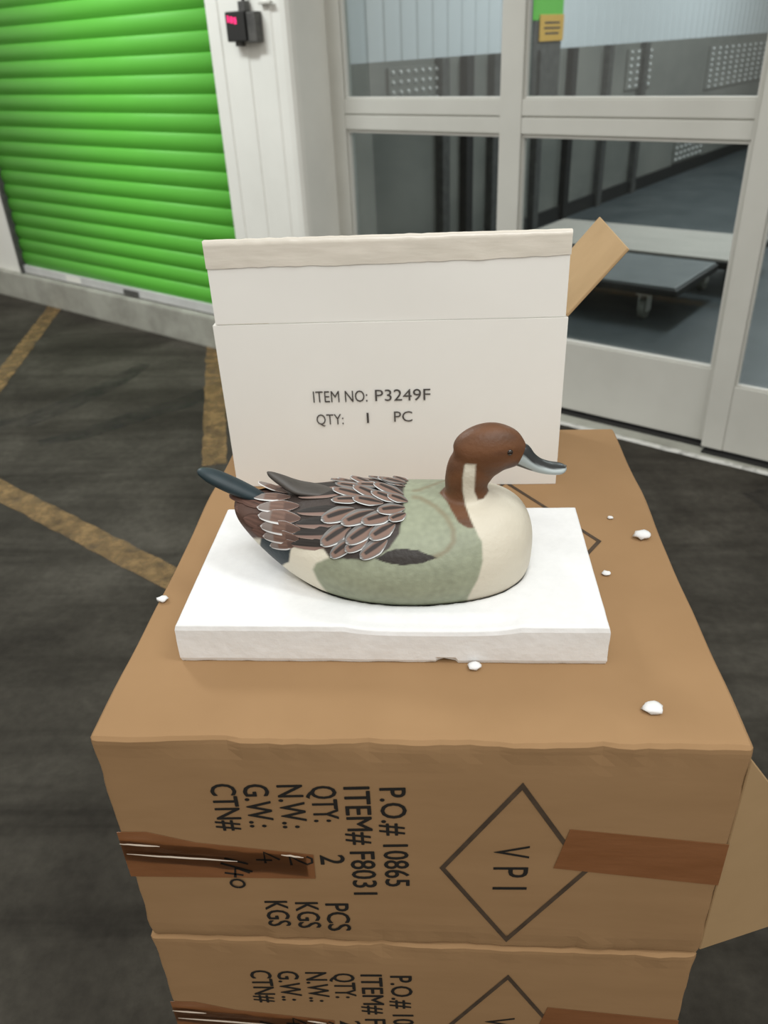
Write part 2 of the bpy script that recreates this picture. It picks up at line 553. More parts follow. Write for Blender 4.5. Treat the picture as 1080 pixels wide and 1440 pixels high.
# ------------------------------------------------------------------ corridor behind the glass
M['dark_panel'] = mat('dark_grey_panel', (0.15, 0.156, 0.145), 0.35, col2=(0.23, 0.23, 0.21), scale=1.4, stretch=(1, 0.6, 1), spec=0.5)
M['pale_panel'] = mat('pale_ribbed_sheet', (0.62, 0.66, 0.69), 0.4, col2=(0.68, 0.72, 0.75), scale=2)
M['orange'] = mat('orange_sign_face', (0.62, 0.36, 0.05), 0.5, col2=(0.66, 0.39, 0.06), scale=20)
M['glint_white'] = mat('white_glint_dot', (0.85, 0.85, 0.85), 0.25, emis=None)  # white colour that paints small bright points of light
ws = thing('wall_corridor', wall(-3.43, 3.2), WY, kind='structure')
obj('lower_panel', bx(-0.1, 0.0, 0.0, 10.4, 0.0, 1.335), M['dark_panel'], ws)
obj('wall_backing', bx(-0.1, -0.01, 0.0, 10.4, 1.335, 3.2), M['pale_panel'], ws)
prb = [(0, 0.0), (0.008, 0.012), (0.008, 0.13), (0, 0.142), (0, 0.17)]
vs = [(a - 0.01, b, z) for z in (0, 1.865) for a, b in prb]
fs = [(i, i + 1, 6 + i, 5 + i) for i in range(4)]
sheet = pydata('wall_sheet', vs, fs)
sheet.materials.append(M['pale_panel'])
for i in range(61):
    y = 0.0 + i * 0.17
    if 2.86 < y < 3.40: continue
    o = link(bpy.data.objects.new('wall_sheet', sheet), ws)
    o.location = (0.002, y, 1.335)
obj('door_post', bx(-0.02, 0.03, 2.80, 3.42, 0.9, 1.53), M['dark_metal'], ws)
obj('green_header', bx(-0.02, 0.035, 2.80, 3.42, 1.53, 3.2), M['green'], ws)
for v in (1.72, 2.02, 2.38, 3.05, 3.6, 4.3, 5.1):
    obj('post', bx(0.0, 0.06, v, v + 0.09, 0.0, 1.335, 0.006), M['black' if v in (2.02, 3.6) else 'dark_metal'], ws)
obj('skirting', bx(0.0, 0.03, 0.0, 10.4, 0.0, 0.12), M['black'], ws)
we = obj('wall_end', bx(-3.5, 3.1, 13.4, 13.6, 0, 3.2), M['dark_panel'])
we.rotation_euler = (0, 0, WY); tag(we, kind='structure')
wr = obj('wall_right', bx(2.9, 3.1, 3.2, 13.6, 0, 3.2), M['pale_panel'])
wr.rotation_euler = (0, 0, WY); tag(wr, kind='structure')

sg = thing('warning_sign', wall(-3.43, 6.43, 1.42), WY,
           'orange square notice with dark lines of print seen through the upper pane', 'sign')
obj('sign_plate', bx(0.036, 0.046, -0.19, 0.19, -0.03, 0.145, 0.004), M['orange'], sg)
for z, a in ((0.085, 0.12), (0.05, 0.13), (0.015, 0.11)):
    obj('print_line', bx(0.046, 0.0475, -a, a, z, z + 0.014), M['line_ink'], sg)


def glint_panel(v0, v1, z0, z1, nr, nc):  # panel of white dots painted in for rows of bright glints
    t = obj('glint_dot_panel', bx(0.002, 0.016, v0 - 3.2, v1 - 3.2, z0, z1, 0.003), M['dark_panel'], ws)
    bm = bmesh.new()
    for r in range(nr):
        for c in range(nc):
            m4 = Matrix.Translation((0.018, v0 - 3.2 + (c + .5) / nc * (v1 - v0), z0 + (r + .5) / nr * (z1 - z0)))
            bmesh.ops.create_icosphere(bm, subdivisions=1, radius=0.014, matrix=m4)
    tag(obj('glint_dot', bm, M['glint_white'], t, True), kind='stuff')


glint_panel(4.40, 4.95, 1.08, 1.30, 4, 7)
glint_panel(8.0, 8.6, 0.95, 1.29, 6, 4)
glint_panel(10.2, 12.6, 0.82, 1.25, 8, 11)
glint_panel(9.5, 10.4, 0.14, 0.62, 8, 7)


def cart(loc, length, depth, z, deck_mat, label, handle):
    t = thing('platform_cart', loc, WY, label, 'cart', 'platform carts behind the glass door')
    obj('deck', bx(0, length, 0, depth, z - 0.03, z, 0.012), deck_mat, t)
    obj('bumper', bx(-0.012, length + 0.012, -0.012, depth + 0.012, z - 0.052, z - 0.012, 0.012), M['black'], t)
    obj('frame', bx(0.06, length - 0.06, 0.06, depth - 0.06, z - 0.075, z - 0.05), M['dark_metal'], t)
    for a in (0.16, length - 0.2):
        for b in (0.10, depth - 0.10):
            c = thing('caster', (a, b, 0)); c.parent = t
            bm = bmesh.new()
            add_cyl(bm, (-0.018, 0, 0.055), (0.018, 0, 0.055), 0.055, n=24)
            obj('wheel', bm, M['wheel'], c, False)
            bm = bmesh.new()
            add_box(bm, -0.028, -0.021, -0.03, 0.03, 0.045, z - 0.075)
            add_box(bm, 0.021, 0.028, -0.03, 0.03, 0.045, z - 0.075)
            add_box(bm, -0.04, 0.04, -0.04, 0.04, z - 0.083, z - 0.075)
            obj('fork', bm, M['alu'], c)
    if handle:
        bm = bmesh.new()
        add_tube(bm, [(0.03, 0.05, z), (0.03, 0.05, 0.9), (0.03, 0.09, 0.95), (0.03, depth - .09, .95), (0.03, depth - .05, .9), (0.03, depth - .05, z)], 0.014)
        obj('push_handle', bm, M['dark_metal'], t, True)
    return t


M['wheel'] = mat('grey_rubber_wheel', (0.19, 0.195, 0.17), 0.5)
M['deck_grey'] = mat('grey_deck', (0.12, 0.13, 0.135), 0.45, col2=(0.15, 0.16, 0.165), scale=6)
M['deck_pale'] = mat('pale_plywood', (0.40, 0.37, 0.335), 0.6, col2=(0.45, 0.415, 0.375), scale=4, stretch=(0.5, 4, 1))
cart(wall(-2.75, 4.36), 1.29, 0.66, 0.22, M['deck_grey'], 'flat cart with grey deck and black edge nearest the glass door', False)
cart(wall(-2.88, 5.10), 1.50, 0.74, 0.22, M['deck_pale'], 'flat cart with pale wooden deck behind the grey one', False)

# ------------------------------------------------------------------ wall-mounted digital reader on the column
rd = thing('digital_reader', wall(-2.875, 2.75, 1.46), WY,
           'small black device with red glowing digits mounted on the white column', 'device')
obj('housing', bx(-0.085, 0.03, -0.05, 0.0, 0.005, 0.115, 0.006), M['black'], rd)
obj('side_unit', bx(0.032, 0.085, -0.04, 0.0, 0.0, 0.11, 0.006), M['dark_metal'], rd)
obj('bracket', bx(-0.02, 0.02, -0.03, 0.0, 0.112, 0.15, 0.003), M['dark_metal'], rd)
bm = bmesh.new()
add_tube(bm, [(0.0, -0.015, 0.15), (0.005, -0.012, 0.20), (0.02, -0.012, 0.30), (0.02, -0.012, 0.55)], 0.007)
obj('cable', bm, M['dark_metal'], rd, True)
obj('cable_clip', bx(0.09, 0.16, -0.02, -0.002, 0.132, 0.142, 0.003), M['alu'], rd)
obj('connector', bx(-0.055, -0.02, -0.035, -0.01, -0.012, 0.005, 0.003), M['dark_metal'], rd)
M['led'] = mat('red_digits', (0.6, 0.02, 0.12), 0.4, emis=(1.0, 0.03, 0.22), estr=2.2)
for i in range(3):
    x = -0.075 + i * 0.022
    bm = bmesh.new()
    for (a, b, c, d) in ((0, .012, .02, .022), (0, .012, .01, .012), (0, .012, 0, .002), (0, .002, 0, .022), (.010, .012, 0, .022)):
        if (i == 0 and a == 0 and b == .002): continue
        add_box(bm, x + a, x + b, -0.0515, -0.0500, 0.078 + c - 0.004 * i, 0.078 + d - 0.004 * i)
    obj('digit', bm, M['led'], rd)


# ------------------------------------------------------------------ lettering
def text_verts(s, offset=0.0):
    cu = bpy.data.curves.new('txt', 'FONT')
    cu.body = s
    cu.size = 1.0
    cu.offset = offset
    cu.resolution_u = 3
    cu.fill_mode = 'FRONT'
    o = bpy.data.objects.new('txt', cu)
    COL.objects.link(o)
    dg = bpy.context.evaluated_depsgraph_get()
    me = bpy.data.meshes.new_from_object(o.evaluated_get(dg))
    v = np.array([x.co[:] for x in me.vertices])
    f = [tuple(p.vertices) for p in me.polygons]
    bpy.data.objects.remove(o)
    bpy.data.curves.remove(cu)
    bpy.data.meshes.remove(me)
    return v, f


CAPH = 0.729 - 0.0


def lettering(s, origin, xdir, ydir, cap, width, m, parent, offset=0.0, slant=0.0, lift=0.0006, bold=0.0):
    """s written from origin along xdir, capital height cap, total width width"""
    v, f = text_verts(s, offset)
    x0, x1 = v[:, 0].min(), v[:, 0].max()
    H, _ = text_verts('H')
    ch = H[:, 1].max()
    xd, yd = Vector(xdir), Vector(ydir)
    nrm = xd.cross(yd)
    vs, fs = [], []
    shifts = ((0, 0),) if not bold else ((-bold, 0), (bold, 0), (0, -bold * .8), (0, bold * .8))
    for q, (sx_, sy_) in enumerate(shifts):
        fs += [tuple(i + q * len(v) for i in p) for p in f]
        for a in v:
            x = (a[0] - x0) / (x1 - x0) * width + sx_
            y = a[1] / ch * cap + sy_
            vs.append(Vector(origin) + xd * (x + slant * y) + yd * y + nrm * (lift + 0.00003 * q))
    f = fs
    return obj('lettering', pydata('lettering', vs, f), m, parent)


def strokes(polys, wd, xdir, ydir, origin, m, parent, name='handwriting', lift=0.0007):
    xd, yd = Vector(xdir), Vector(ydir)
    nrm = xd.cross(yd)
    bm = bmesh.new()
    for pl in polys:
        prev = None
        for i, p in enumerate(pl):
            a = Vector(pl[max(0, i - 1)]); b = Vector(pl[min(len(pl) - 1, i + 1)])
            t = (b - a).normalized()
            n = Vector((-t.y, t.x)) * wd / 2
            e = [Vector(p) + n, Vector(p) - n]
            cur = [bm.verts.new(Vector(origin) + xd * q.x + yd * q.y + nrm * lift) for q in e]
            if prev:
                bm.faces.new((prev[0], prev[1], cur[1], cur[0]))
            prev = cur
    return obj(name, bm, m, parent)


def ring_line(pts, wd, nrm, name, m, parent):
    """closed band of width wd along a flat closed outline"""
    pts = [Vector(p) for p in pts]
    nrm = Vector(nrm)
    n = len(pts)
    vs, fs = [], []
    for i, p in enumerate(pts):
        d0 = (p - pts[i - 1]).normalized(); d1 = (pts[(i + 1) % n] - p).normalized()
        n0, n1 = nrm.cross(d0), nrm.cross(d1)
        b = (n0 + n1).normalized()
        k = wd / 2 / max(0.3, b.dot(n0))
        vs += [p + b * k, p - b * k]
    for i in range(n):
        j = (i + 1) % n
        fs.append((2 * i, 2 * j, 2 * j + 1, 2 * i + 1))
    return obj(name, pydata(name, vs, fs), m, parent)


# ------------------------------------------------------------------ shipping cartons
CX0, CX1, CY0, CY1, CH = -0.321, 0.263, 0.4925, 1.137, 0.3033
CW, CD = CX1 - CX0, CY1 - CY0


def carton_body(seed, lid):
    """a worn box: gridded faces, rounded corners, dented lower edge"""
    bm = bx(0, CW, 0, CD, 0, CH, 0.008, 3)
    for a, n_ in (((1, 0, 0), 46), ((0, 1, 0), 30), ((0, 0, 1), 24)):
        lim = (CW, CD, CH)[a.index(1)]
        for i in range(1, n_):
            bmesh.ops.bisect_plane(bm, geom=bm.verts[:] + bm.edges[:] + bm.faces[:], plane_co=Vector(a) * (lim * i / n_), plane_no=a)
    for v in bm.verts:
        c = v.co
        # tears and dents along the edges, gentle bulge of the faces
        e = min(c.z, CH - c.z)
        k = max(0, 1 - e / 0.03)
        d = noise.noise((c.x * 14 + seed * 7, c.y * 14, c.z * 20)) * 0.5 + noise.noise((c.x * 45, c.y * 45, seed)) * 0.5
        front = max(0.0, 1 - c.y / 0.01)
        c.y += front * k * (0.0065 * d + 0.002 * (1 if e == c.z else 0))
        side = max(0.0, 1 - min(c.x, CW - c.x) / 0.012)
        sg_ = 1 if c.x < CW / 2 else -1
        c.x += side * sg_ * (0.003 * (noise.noise((c.y * 10, c.z * 25, seed + 5)) + 0.3))
        if c.z > CH - 0.012 and front > 0: c.z += 0.0015 * d
    return bm


def front(x, z):                                          # carton-local point on the front face
    return (x - CX0, 0.0, z)


def make_carton(z0, label, detail, seed):
    t = thing('shipping_carton', (CX0, CY0, z0), 0, label, 'carton', 'brown cartons in the stack')
    obj('box_body', carton_body(seed, True), M['carton'], t)
    if not detail:
        return t
    dn, rt = (0, 0, -1), (1, 0, 0)

    def line(s, xb, zs, ze, cap=0.0235):
        lettering(s, (xb - CX0, 0, zs), dn, rt, cap, zs - ze, M['ink'], t, 0.0, -0.06, bold=0.00045)
    T = 0.91 - CH
    line('P.O.# 10865', -0.0595, 0.8515 - T, 0.7075 - T)
    line('ITEM# F8031', -0.0925, 0.8520 - T, 0.6925 - T)
    line('QTY:', -0.1235, 0.8520 - T, 0.803 - T)
    line('2', -0.1225, 0.7535 - T, 0.7395 - T)
    line('PCS', -0.1235, 0.6755 - T, 0.6285 - T)
    line('N.W.:', -0.1545, 0.8525 - T, 0.793 - T)
    line('KGS', -0.1550, 0.6760 - T, 0.6320 - T)
    line('G.W.:', -0.1865, 0.8525 - T, 0.793 - T)
    line('KGS', -0.1870, 0.6765 - T, 0.6335 - T)
    line('CTN#', -0.2175, 0.8520 - T, 0.7870 - T)
    # handwritten figures: x runs down, y to the right
    two = [(0.000, 0.017), (0.003, 0.022), (0.009, 0.022), (0.012, 0.017), (0.007, 0.009), (0.000, 0.000), (0.014, 0.001)]
    four1, four2 = [(0.011, 0.023), (0.000, 0.008), (0.017, 0.008)], [(0.012, 0.015), (0.012, -0.001)]
    strokes([two], 0.0026, dn, rt, (-0.153 - CX0, 0, 0.752 - T), M['ink'], t, lift=0.0014)
    strokes([four1, four2], 0.0026, dn, rt, (-0.186 - CX0, 0, 0.757 - T), M['ink'], t, lift=0.0014)
    strokes([[(0.000, 0.003), (0.008, 0.026)], [(0.008, -0.002), (0.020, 0.029)], [(0.022, 0.026), (0.015, 0.012), (0.030, 0.010)], [(0.026, 0.019), (0.023, 0.000)],
             [(0.040 + 0.0065 * math.cos(a), 0.011 + 0.007 * math.sin(a)) for a in np.linspace(0, 2 * PI, 15)]],
            0.0028, dn, rt, (-0.222 - CX0, 0, 0.746 - T), M['ink'], t, lift=0.0014)
    # diamond mark
    ring_line([(x - CX0, -0.0006, z - T) for x, z in ((0.0694, 0.8581), (-0.003, 0.7391), (0.0632, 0.6238), (0.1346, 0.7399))], 0.0050, (0, -1, 0),
              'printed_diamond', M['line_ink'], t)
    for s, zs, ze in (('V', 0.7745, 0.7560), ('P', 0.7425, 0.7265), ('I', 0.7115, 0.7075)):
        lettering(s, (0.0465 - CX0, 0, zs - T), dn, rt, 0.0335, zs - ze, M['ink'], t, 0.0, -0.04)

    def tape(pts, name, m, lift):
        vs = [(x - CX0, -lift, z - T) for x, z in pts]
        return obj(name, plate(vs[::-1], 0.0003), m, t)
    tape([(-0.3215, 0.7810), (-0.2920, 0.7820), (-0.245, 0.768), (-0.1290, 0.7540), (-0.1300, 0.7170), (-0.3215, 0.7120)], 'brown_tape', M['tape'], 0.0009)
    tape([(0.1155, 0.8010), (0.2615, 0.7850), (0.2615, 0.7250), (0.1040, 0.7440)], 'brown_tape', M['tape'], 0.0009)
    # crumpled clear tape over the left strip
    vs, fs = [], []
    for i in range(41):
        x = -0.3215 + 0.185 * i / 40
        for j in range(7):
            z = 0.770 - 0.030 * j / 6 - 0.018 * i / 40 + 0.003 * noise.noise((i * .2, 2, 1))
            y = -0.0016 - 0.0022 * abs(noise.noise((x * 9, z * 160, seed)))
            vs.append((x - CX0, y, z - T))
    for i in range(40):
        for j in range(6):
            a = i * 7 + j
            fs.append((a, a + 1, a + 8, a + 7))
    ct = obj('clear_tape', pydata('clear_tape', vs, fs), M['clear_tape'], t, True)
    for za, zb, xa, xb in ((0.768, 0.7655, -0.320, -0.280), (0.7525, 0.7460, -0.316, -0.205), (0.758, 0.7545, -0.160, -0.138)):
        bm = bmesh.new()
        add_tube(bm, [(xa + (xb - xa) * k / 10 - CX0, -0.0044, za + (zb - za) * k / 10 - T + 0.0007 * noise.noise((k * .6, za * 90, seed))) for k in range(11)],
                 [0.0003 + 0.0007 * math.sin(PI * (k + .3) / 10.6) for k in range(11)], 6)
        obj('tape_glint_ridge', bm, M['glint_film'], ct, True)  # film ridges coloured pale to paint glints along the tape
    return t


c1 = make_carton(0.9100 - CH, 'top brown carton of the stack, carrying the white foam and the duck', True, 1)
c2 = make_carton(0.9100 - 2 * CH - 0.001, 'second brown carton from the top, half cut off by the lower picture edge', True, 2)
c3 = make_carton(0.0, 'lowest brown carton of the stack, resting on the floor', False, 3)
c2.location.x -= 0.002
c3.scale = (1, 1, (0.9100 - 2 * CH - 0.002) / CH)
# half-open side flap of the top carton
a = math.radians(16)
fd = Vector((math.cos(a), math.sin(a), 0))
h0 = Vector((CW - 0.001, 0.002, 0))
obj('side_flap', plate([h0 + Vector((0, 0, 0.006)), h0 + fd * 0.19 + Vector((0, 0, 0.030)), h0 + fd * 0.19 + Vector((0, 0, 0.19)),
                        h0 + fd * 0.03 + Vector((0, 0, 0.245)), h0 + Vector((0, 0, 0.288))], 0.005, 0.001), M['carton_in'], c1)
# diamond mark on the top face, mostly under the foam
ring_line([(x - CX0, y - CY0, CH + 0.0006) for x, y in ((0.186, 0.815), (0.085, 0.965), (-0.02, 0.815), (0.085, 0.665))], 0.0048, (0, 0, 1),
          'printed_diamond', M['line_ink'], c1)

# ------------------------------------------------------------------ white box
BX0, BX1, BY0, BY1, BZ0, BH, BF = -0.287, 0.152, 0.959, 1.151, 0.9105, 0.2295, 0.101
wb = thing('white_box', ((BX0 + BX1) / 2, (BY0 + BY1) / 2, BZ0), 0, 'white cardboard box standing open behind the duck, flap raised', 'box')
W2, D2, TH = (BX1 - BX0) / 2, (BY1 - BY0) / 2, 0.004


def warped(x0, x1, y0, y1, z0, z1, amp, seed, nx=36, nz=16, bev=0.0):
    bm = bx(x0, x1, y0, y1, z0, z1, bev, 1)
    for ax, cnt, lo, hi in ((0, nx, x0, x1), (2, nz, z0, z1)):
        no = (1, 0, 0) if ax == 0 else (0, 0, 1)
        for i in range(1, cnt):
            bmesh.ops.bisect_plane(bm, geom=bm.verts[:] + bm.edges[:] + bm.faces[:], plane_co=Vector(no) * (lo + (hi - lo) * i / cnt), plane_no=no)
    for v in bm.verts:
        v.co.y += amp * noise.noise((v.co.x * 6 + seed, seed, v.co.z * 7))
    return bm


obj('front_panel', warped(-W2, W2, -D2, -D2 + TH, 0, BH, 0.0012, 3), M['white_card'], wb)
obj('back_panel', bx(-W2, W2, D2 - TH, D2, 0, BH), M['white_card'], wb)
obj('side_panel', bx(-W2, -W2 + TH, -D2 + TH, D2 - TH, 0, BH), M['white_card'], wb)
obj('side_panel', bx(W2 - TH, W2, -D2 + TH, D2 - TH, 0, BH), M['white_card'], wb)
obj('bottom_panel', bx(-W2 + TH, W2 - TH, -D2 + TH, D2 - TH, 0.0, TH), M['white_card'], wb)
ff = obj('front_flap', warped(-W2 + 0.004, W2 - 0.003, -D2 + 0.0005, -D2 + TH + 0.0005, BH + 0.0015, BH + BF, 0.0016, 8), M['white_card'], wb)
# beige tape folded over the top of the flap, ragged lower edge
vs, fs = [], []
for i in range(61):
    x = -W2 + 0.003 + (2 * W2 - 0.005) * i / 60
    low = 0.030 + 0.004 * (1 - i / 60) * 1.0 - 0.004 * abs(i / 60 - .5) + 0.0015 * noise.noise((i * .21, 5, 0))
    top = BH + BF + 0.0012 + 0.0008 * noise.noise((i * .6, 1, 2)) * (1 + 2 * max(0, 1 - abs(i / 60 - .25) / .06))
    for j in range(6):
        z = top - low * j / 5
        y = -D2 + 0.0004 + 0.0016 * noise.noise((x * 6 + 8, 8, z * 7)) - 0.0009 - 0.0012 * abs(noise.noise((x * 40, z * 60, 4)))
        vs.append((x, y, z))
    vs.append((x, -D2 + TH + 0.004, top))
for i in range(60):
    for j in range(5):
        a = i * 7 + j
        fs.append((a, a + 1, a + 8, a + 7))
    a = i * 7
    fs.append((a, a + 7, a + 13, a + 6))
obj('packing_tape', pydata('packing_tape', vs, fs), M['beige_tape'], ff, True)
# tan inside of the right flap, opened outwards
fa = Vector((0.066, 0, 0.079)).normalized()
p0 = Vector((W2, -D2 + 0.002, BH)); p1 = Vector((W2, D2 - 0.002, BH))
fl_r = obj('side_flap', plate([p0, p1, p1 + fa * BF, p0 + fa * BF], 0.004, 0.0008), M['tan_in'], wb)
fb = Vector((-0.9, 0, -0.42)).normalized()
q0 = Vector((-W2, -D2 + 0.004, BH)); q1 = Vector((-W2, D2 - 0.004, BH))
fi = Vector((0.35, 0, -0.94))
obj('side_flap', plate([q0 + Vector((TH, 0, 0)), q1 + Vector((TH, 0, 0)), q1 + Vector((TH, 0, 0)) + fi * BF, q0 + Vector((TH, 0, 0)) + fi * BF], 0.004), M['tan_in'], wb)
fk = Vector((0, 0.95, -0.3))
obj('back_flap', plate([Vector((-W2, D2, BH)), Vector((W2, D2, BH)), Vector((W2, D2, BH)) + fk * BF * .95, Vector((-W2, D2, BH)) + fk * BF * .95], 0.004), M['white_card'], wb)
ox, oz = -(BX0 + BX1) / 2, -BZ0
for s, x, z, wd_, cap in (('ITEM NO:', -0.1685, 1.0350, 0.071, 0.0155), ('P3249F', -0.0875, 1.0358, 0.0715, 0.0155), ('QTY:', -0.1668, 1.0035, 0.036, 0.0145),
                          ('1', -0.1000, 1.0050, 0.0028, 0.0145), ('PC', -0.0640, 1.0062, 0.024, 0.0145)):
    lettering(s, (x + ox, -D2, z + oz), (1, 0, 0.004), (0, 0, 1), cap, wd_, M['grey_ink'], wb, 0.0, 0.0, lift=0.0014)

# ------------------------------------------------------------------ polystyrene tray with a hollow for the duck
FX0, FX1, FY0, FY1, FZ, FH = -0.2635, 0.1565, 0.5955, 0.8225, 0.9104, 0.0446
DUCK_Y = 0.706


def smooth_stations(st, n):
    st = np.array(st, float)
    t = np.arange(len(st))
    tt = np.linspace(0, len(st) - 1, n)
    out = []
    for u in tt:
        i = int(min(len(st) - 2, math.floor(u)))
        f = u - i
        p0 = st[max(0, i - 1)]; p1 = st[i]; p2 = st[i + 1]; p3 = st[min(len(st) - 1, i + 2)]
        out.append(0.5 * ((2 * p1) + (-p0 + p2) * f + (2 * p0 - 5 * p1 + 4 * p2 - p3) * f * f + (-p0 + 3 * p1 - 3 * p2 + p3) * f ** 3))
    return np.array(out)


# stations of the body: x, bottom z, widest z, top z, half width (world heights)
BODY = [(0.0915, 0.972, 0.985, 0.998, 0.008), (0.087, 0.953, 0.983, 1.014, 0.027), (0.076, 0.942, 0.980, 1.029, 0.046), (0.054, 0.935, 0.978, 1.039, 0.064),
        (0.02, 0.932, 0.977, 1.040, 0.077), (-0.03, 0.931, 0.977, 1.039, 0.084), (-0.08, 0.932, 0.980, 1.040, 0.080), (-0.12, 0.938, 0.985, 1.040, 0.068),
        (-0.15, 0.949, 0.996, 1.039, 0.054), (-0.175, 0.966, 1.008, 1.038, 0.040), (-0.195, 0.987, 1.020, 1.038, 0.030), (-0.210, 1.008, 1.027, 1.038, 0.020),
        (-0.216, 1.020, 1.029, 1.036, 0.010)]
ST = smooth_stations(BODY, 240)[::-1]


def hollow(x, y):
    """depth of the hollow at a world point: the duck's underside pressed in, plus a dished front lip"""
    top = FZ + FH
    d = 0.0
    if ST[0][0] < x < ST[-1][0]:
        zb, zc, zt, wv = (np.interp(x, ST[:, 0], ST[:, k]) for k in (1, 2, 3, 4))
        s = abs(y - DUCK_Y) / (wv + 0.0015)
        if s < 1:
            lo = zc - (zc - zb + 0.0015) * (1 - s ** (2 / 0.92)) ** 0.46
            d = max(0.0, top - lo)
    lip = max(0.0, 1 - abs((x + 0.012) / 0.085) ** 4) * min(1.0, max(0.0, (0.616 - y) / 0.008))
    return max(d, 0.0055 * lip)


ft = thing('foam_tray', ((FX0 + FX1) / 2, (FY0 + FY1) / 2, FZ), 0, 'white polystyrene tray with a hollow holding the painted duck', 'tray')
nx, ny, nzz = 150, 84, 10
vs, fs = [], []
cx, cy = (FX0 + FX1) / 2, (FY0 + FY1) / 2


def edge_n(x, y, z):
    return 0.0006 * noise.noise((x * 30, y * 30, z * 30)) + 0.0002 * noise.noise((x * 120, y * 120, z * 120))


idx = {}
for i in range(nx + 1):
    for j in range(ny + 1):
        x = FX0 + (FX1 - FX0) * i / nx; y = FY0 + (FY1 - FY0) * j / ny
        d = hollow(x, y)
        e = min(i, nx - i, j, ny - j)
        z = FH - d + 0.0004 * noise.noise((x * 60, y * 60, 2)) - (0.0016 if e == 0 else 0.0004 if e == 1 else 0)
        dx = 0.0012 * (1 if i == 0 else -1 if i == nx else 0); dy = 0.0012 * (1 if j == 0 else -1 if j == ny else 0)
        idx[(i, j)] = len(vs)
        vs.append((x - cx + dx, y - cy + dy, z))
for i in range(nx):
    for j in range(ny):
        fs.append((idx[i, j], idx[i + 1, j], idx[i + 1, j + 1], idx[i, j + 1]))
rim = [(i, 0) for i in range(nx)] + [(nx, j) for j in range(ny)] + [(i, ny) for i in range(nx, 0, -1)] + [(0, j) for j in range(ny, 0, -1)]
prev = [idx[r] for r in rim]
R = len(rim)
for kz in range(1, nzz + 1):
    cur = []
    for (i, j) in rim:
        x = FX0 + (FX1 - FX0) * i / nx; y = FY0 + (FY1 - FY0) * j / ny
        top = vs[idx[i, j]][2]
        t = kz / nzz
        z = top * (1 - t)
        nxn = -1 if i == 0 else 1 if i == nx else 0
        nyn = -1 if j == 0 else 1 if j == ny else 0
        o_ = edge_n(x, y, z)
        if kz == nzz: o_ -= 0.0012
        if kz >= nzz - 1:
            if kz == nzz:
                z = max(0.0, 0.0016 * noise.noise((x * 50, y * 50, 7)))
            if j == 0 and -0.006 < x < 0.012:             # bite out of the lower front edge
                z += 0.0045 * (1 - abs(x - 0.003) / 0.009); o_ -= 0.003
        cur.append(len(vs))
        vs.append((x - cx + nxn * o_, y - cy + nyn * o_, z))
    for a in range(R):
        b = (a + 1) % R
        fs.append((prev[a], cur[a], cur[b], prev[b]))
    prev = cur
fs.append(tuple(prev))
obj('foam_block', pydata('foam_block', vs, fs), M['foam'], ft, True)
fm = ft.children[0].data
for p in fm.polygons:
    p.use_smooth = p.index < nx * ny
fm.update()


def crumb(x, y, r, fl_, label, seed):
    bm = bmesh.new()
    bmesh.ops.create_icosphere(bm, subdivisions=2, radius=1.0)
    for v in bm.verts:
        n_ = v.co.normalized()
        k_ = 1 + 0.45 * noise.noise(n_ * 1.7 + Vector((seed, seed * 2, 0)))
        v.co = Vector((n_.x * r * k_ * 1.25, n_.y * r * k_, n_.z * r * k_ * fl_))
    lo = min(v.co.z for v in bm.verts)
    for v in bm.verts: v.co.z = max(v.co.z - lo, 0)
    o = obj('foam_crumb', bm, M['foam'], None, True)
    o.location = (x, y, 0.9106)
    return tag(o, label, 'foam crumb', 'polystyrene crumbs on the top carton')


crumb(0.238, 0.822, 0.0082, 0.55, 'largest white foam crumb, at the right edge of the carton', 1)
crumb(0.182, 0.746, 0.0040, 0.5, 'small white foam crumb just right of the foam tray', 2)
crumb(0.186, 0.5355, 0.0078, 0.35, 'flat white foam crumb near the front right of the carton', 3)
crumb(-0.313, 0.695, 0.0052, 0.4, 'white foam crumb on the left edge of the carton', 4)
crumb(0.0290, 0.5885, 0.0055, 0.5, 'white foam crumb touching the lower front edge of the tray', 5)
crumb(0.2085, 0.867, 0.0030, 0.5, 'tiniest white foam crumb, far right behind the tray', 6)

# ------------------------------------------------------------------ carved pintail duck
dk = thing('duck_decoy', (0, DUCK_Y, 0.935), 0, 'painted wooden pintail duck with brown head sitting in white foam', 'decoy duck')
DZ = 0.935


def loft(rings):
    n = len(rings[0])
    vs = [v for r in rings for v in r]
    fs = []
    for k in range(len(rings) - 1):
        for i in range(n):
            j = (i + 1) % n
            fs.append((k * n + i, k * n + j, (k + 1) * n + j, (k + 1) * n + i))
    fs.append(tuple(range(n))[::-1])
    fs.append(tuple(range((len(rings) - 1) * n, len(rings) * n)))
    return vs, fs


rings = []
for x, zb, zc, zt, wv in smooth_stations(BODY, 60):
    r = []
    for k in range(48):
        a = 2 * PI * k / 48
        s, c = math.sin(a), math.cos(a)
        e = 0.92
        yy = wv * math.copysign(abs(s) ** e, s)
        hh = (zt - zc) if c > 0 else (zc - zb)
        r.append((x, yy, zc + hh * math.copysign(abs(c) ** e, c) - DZ))
    rings.append(r)
vs, fs = loft(rings)
bodyv, bodyf = list(vs), list(fs)


def tube_rings(path, n=32, m=40):
    """path rows: x, z, radius in the plane, half width"""
    sp = smooth_stations(path, m)
    out = []
    for i in range(len(sp)):
        t = sp[min(i + 1, len(sp) - 1)][:2] - sp[max(i - 1, 0)][:2]
        t = t / (np.linalg.norm(t) + 1e-9)
        nx_, nz_ = -t[1], t[0]
        x, z, rn, ry = sp[i]
        out.append([(x + rn * math.cos(2 * PI * k / n) * nx_, ry * math.sin(2 * PI * k / n), z + rn * math.cos(2 * PI * k / n) * nz_ - DZ) for k in range(n)])
    return out


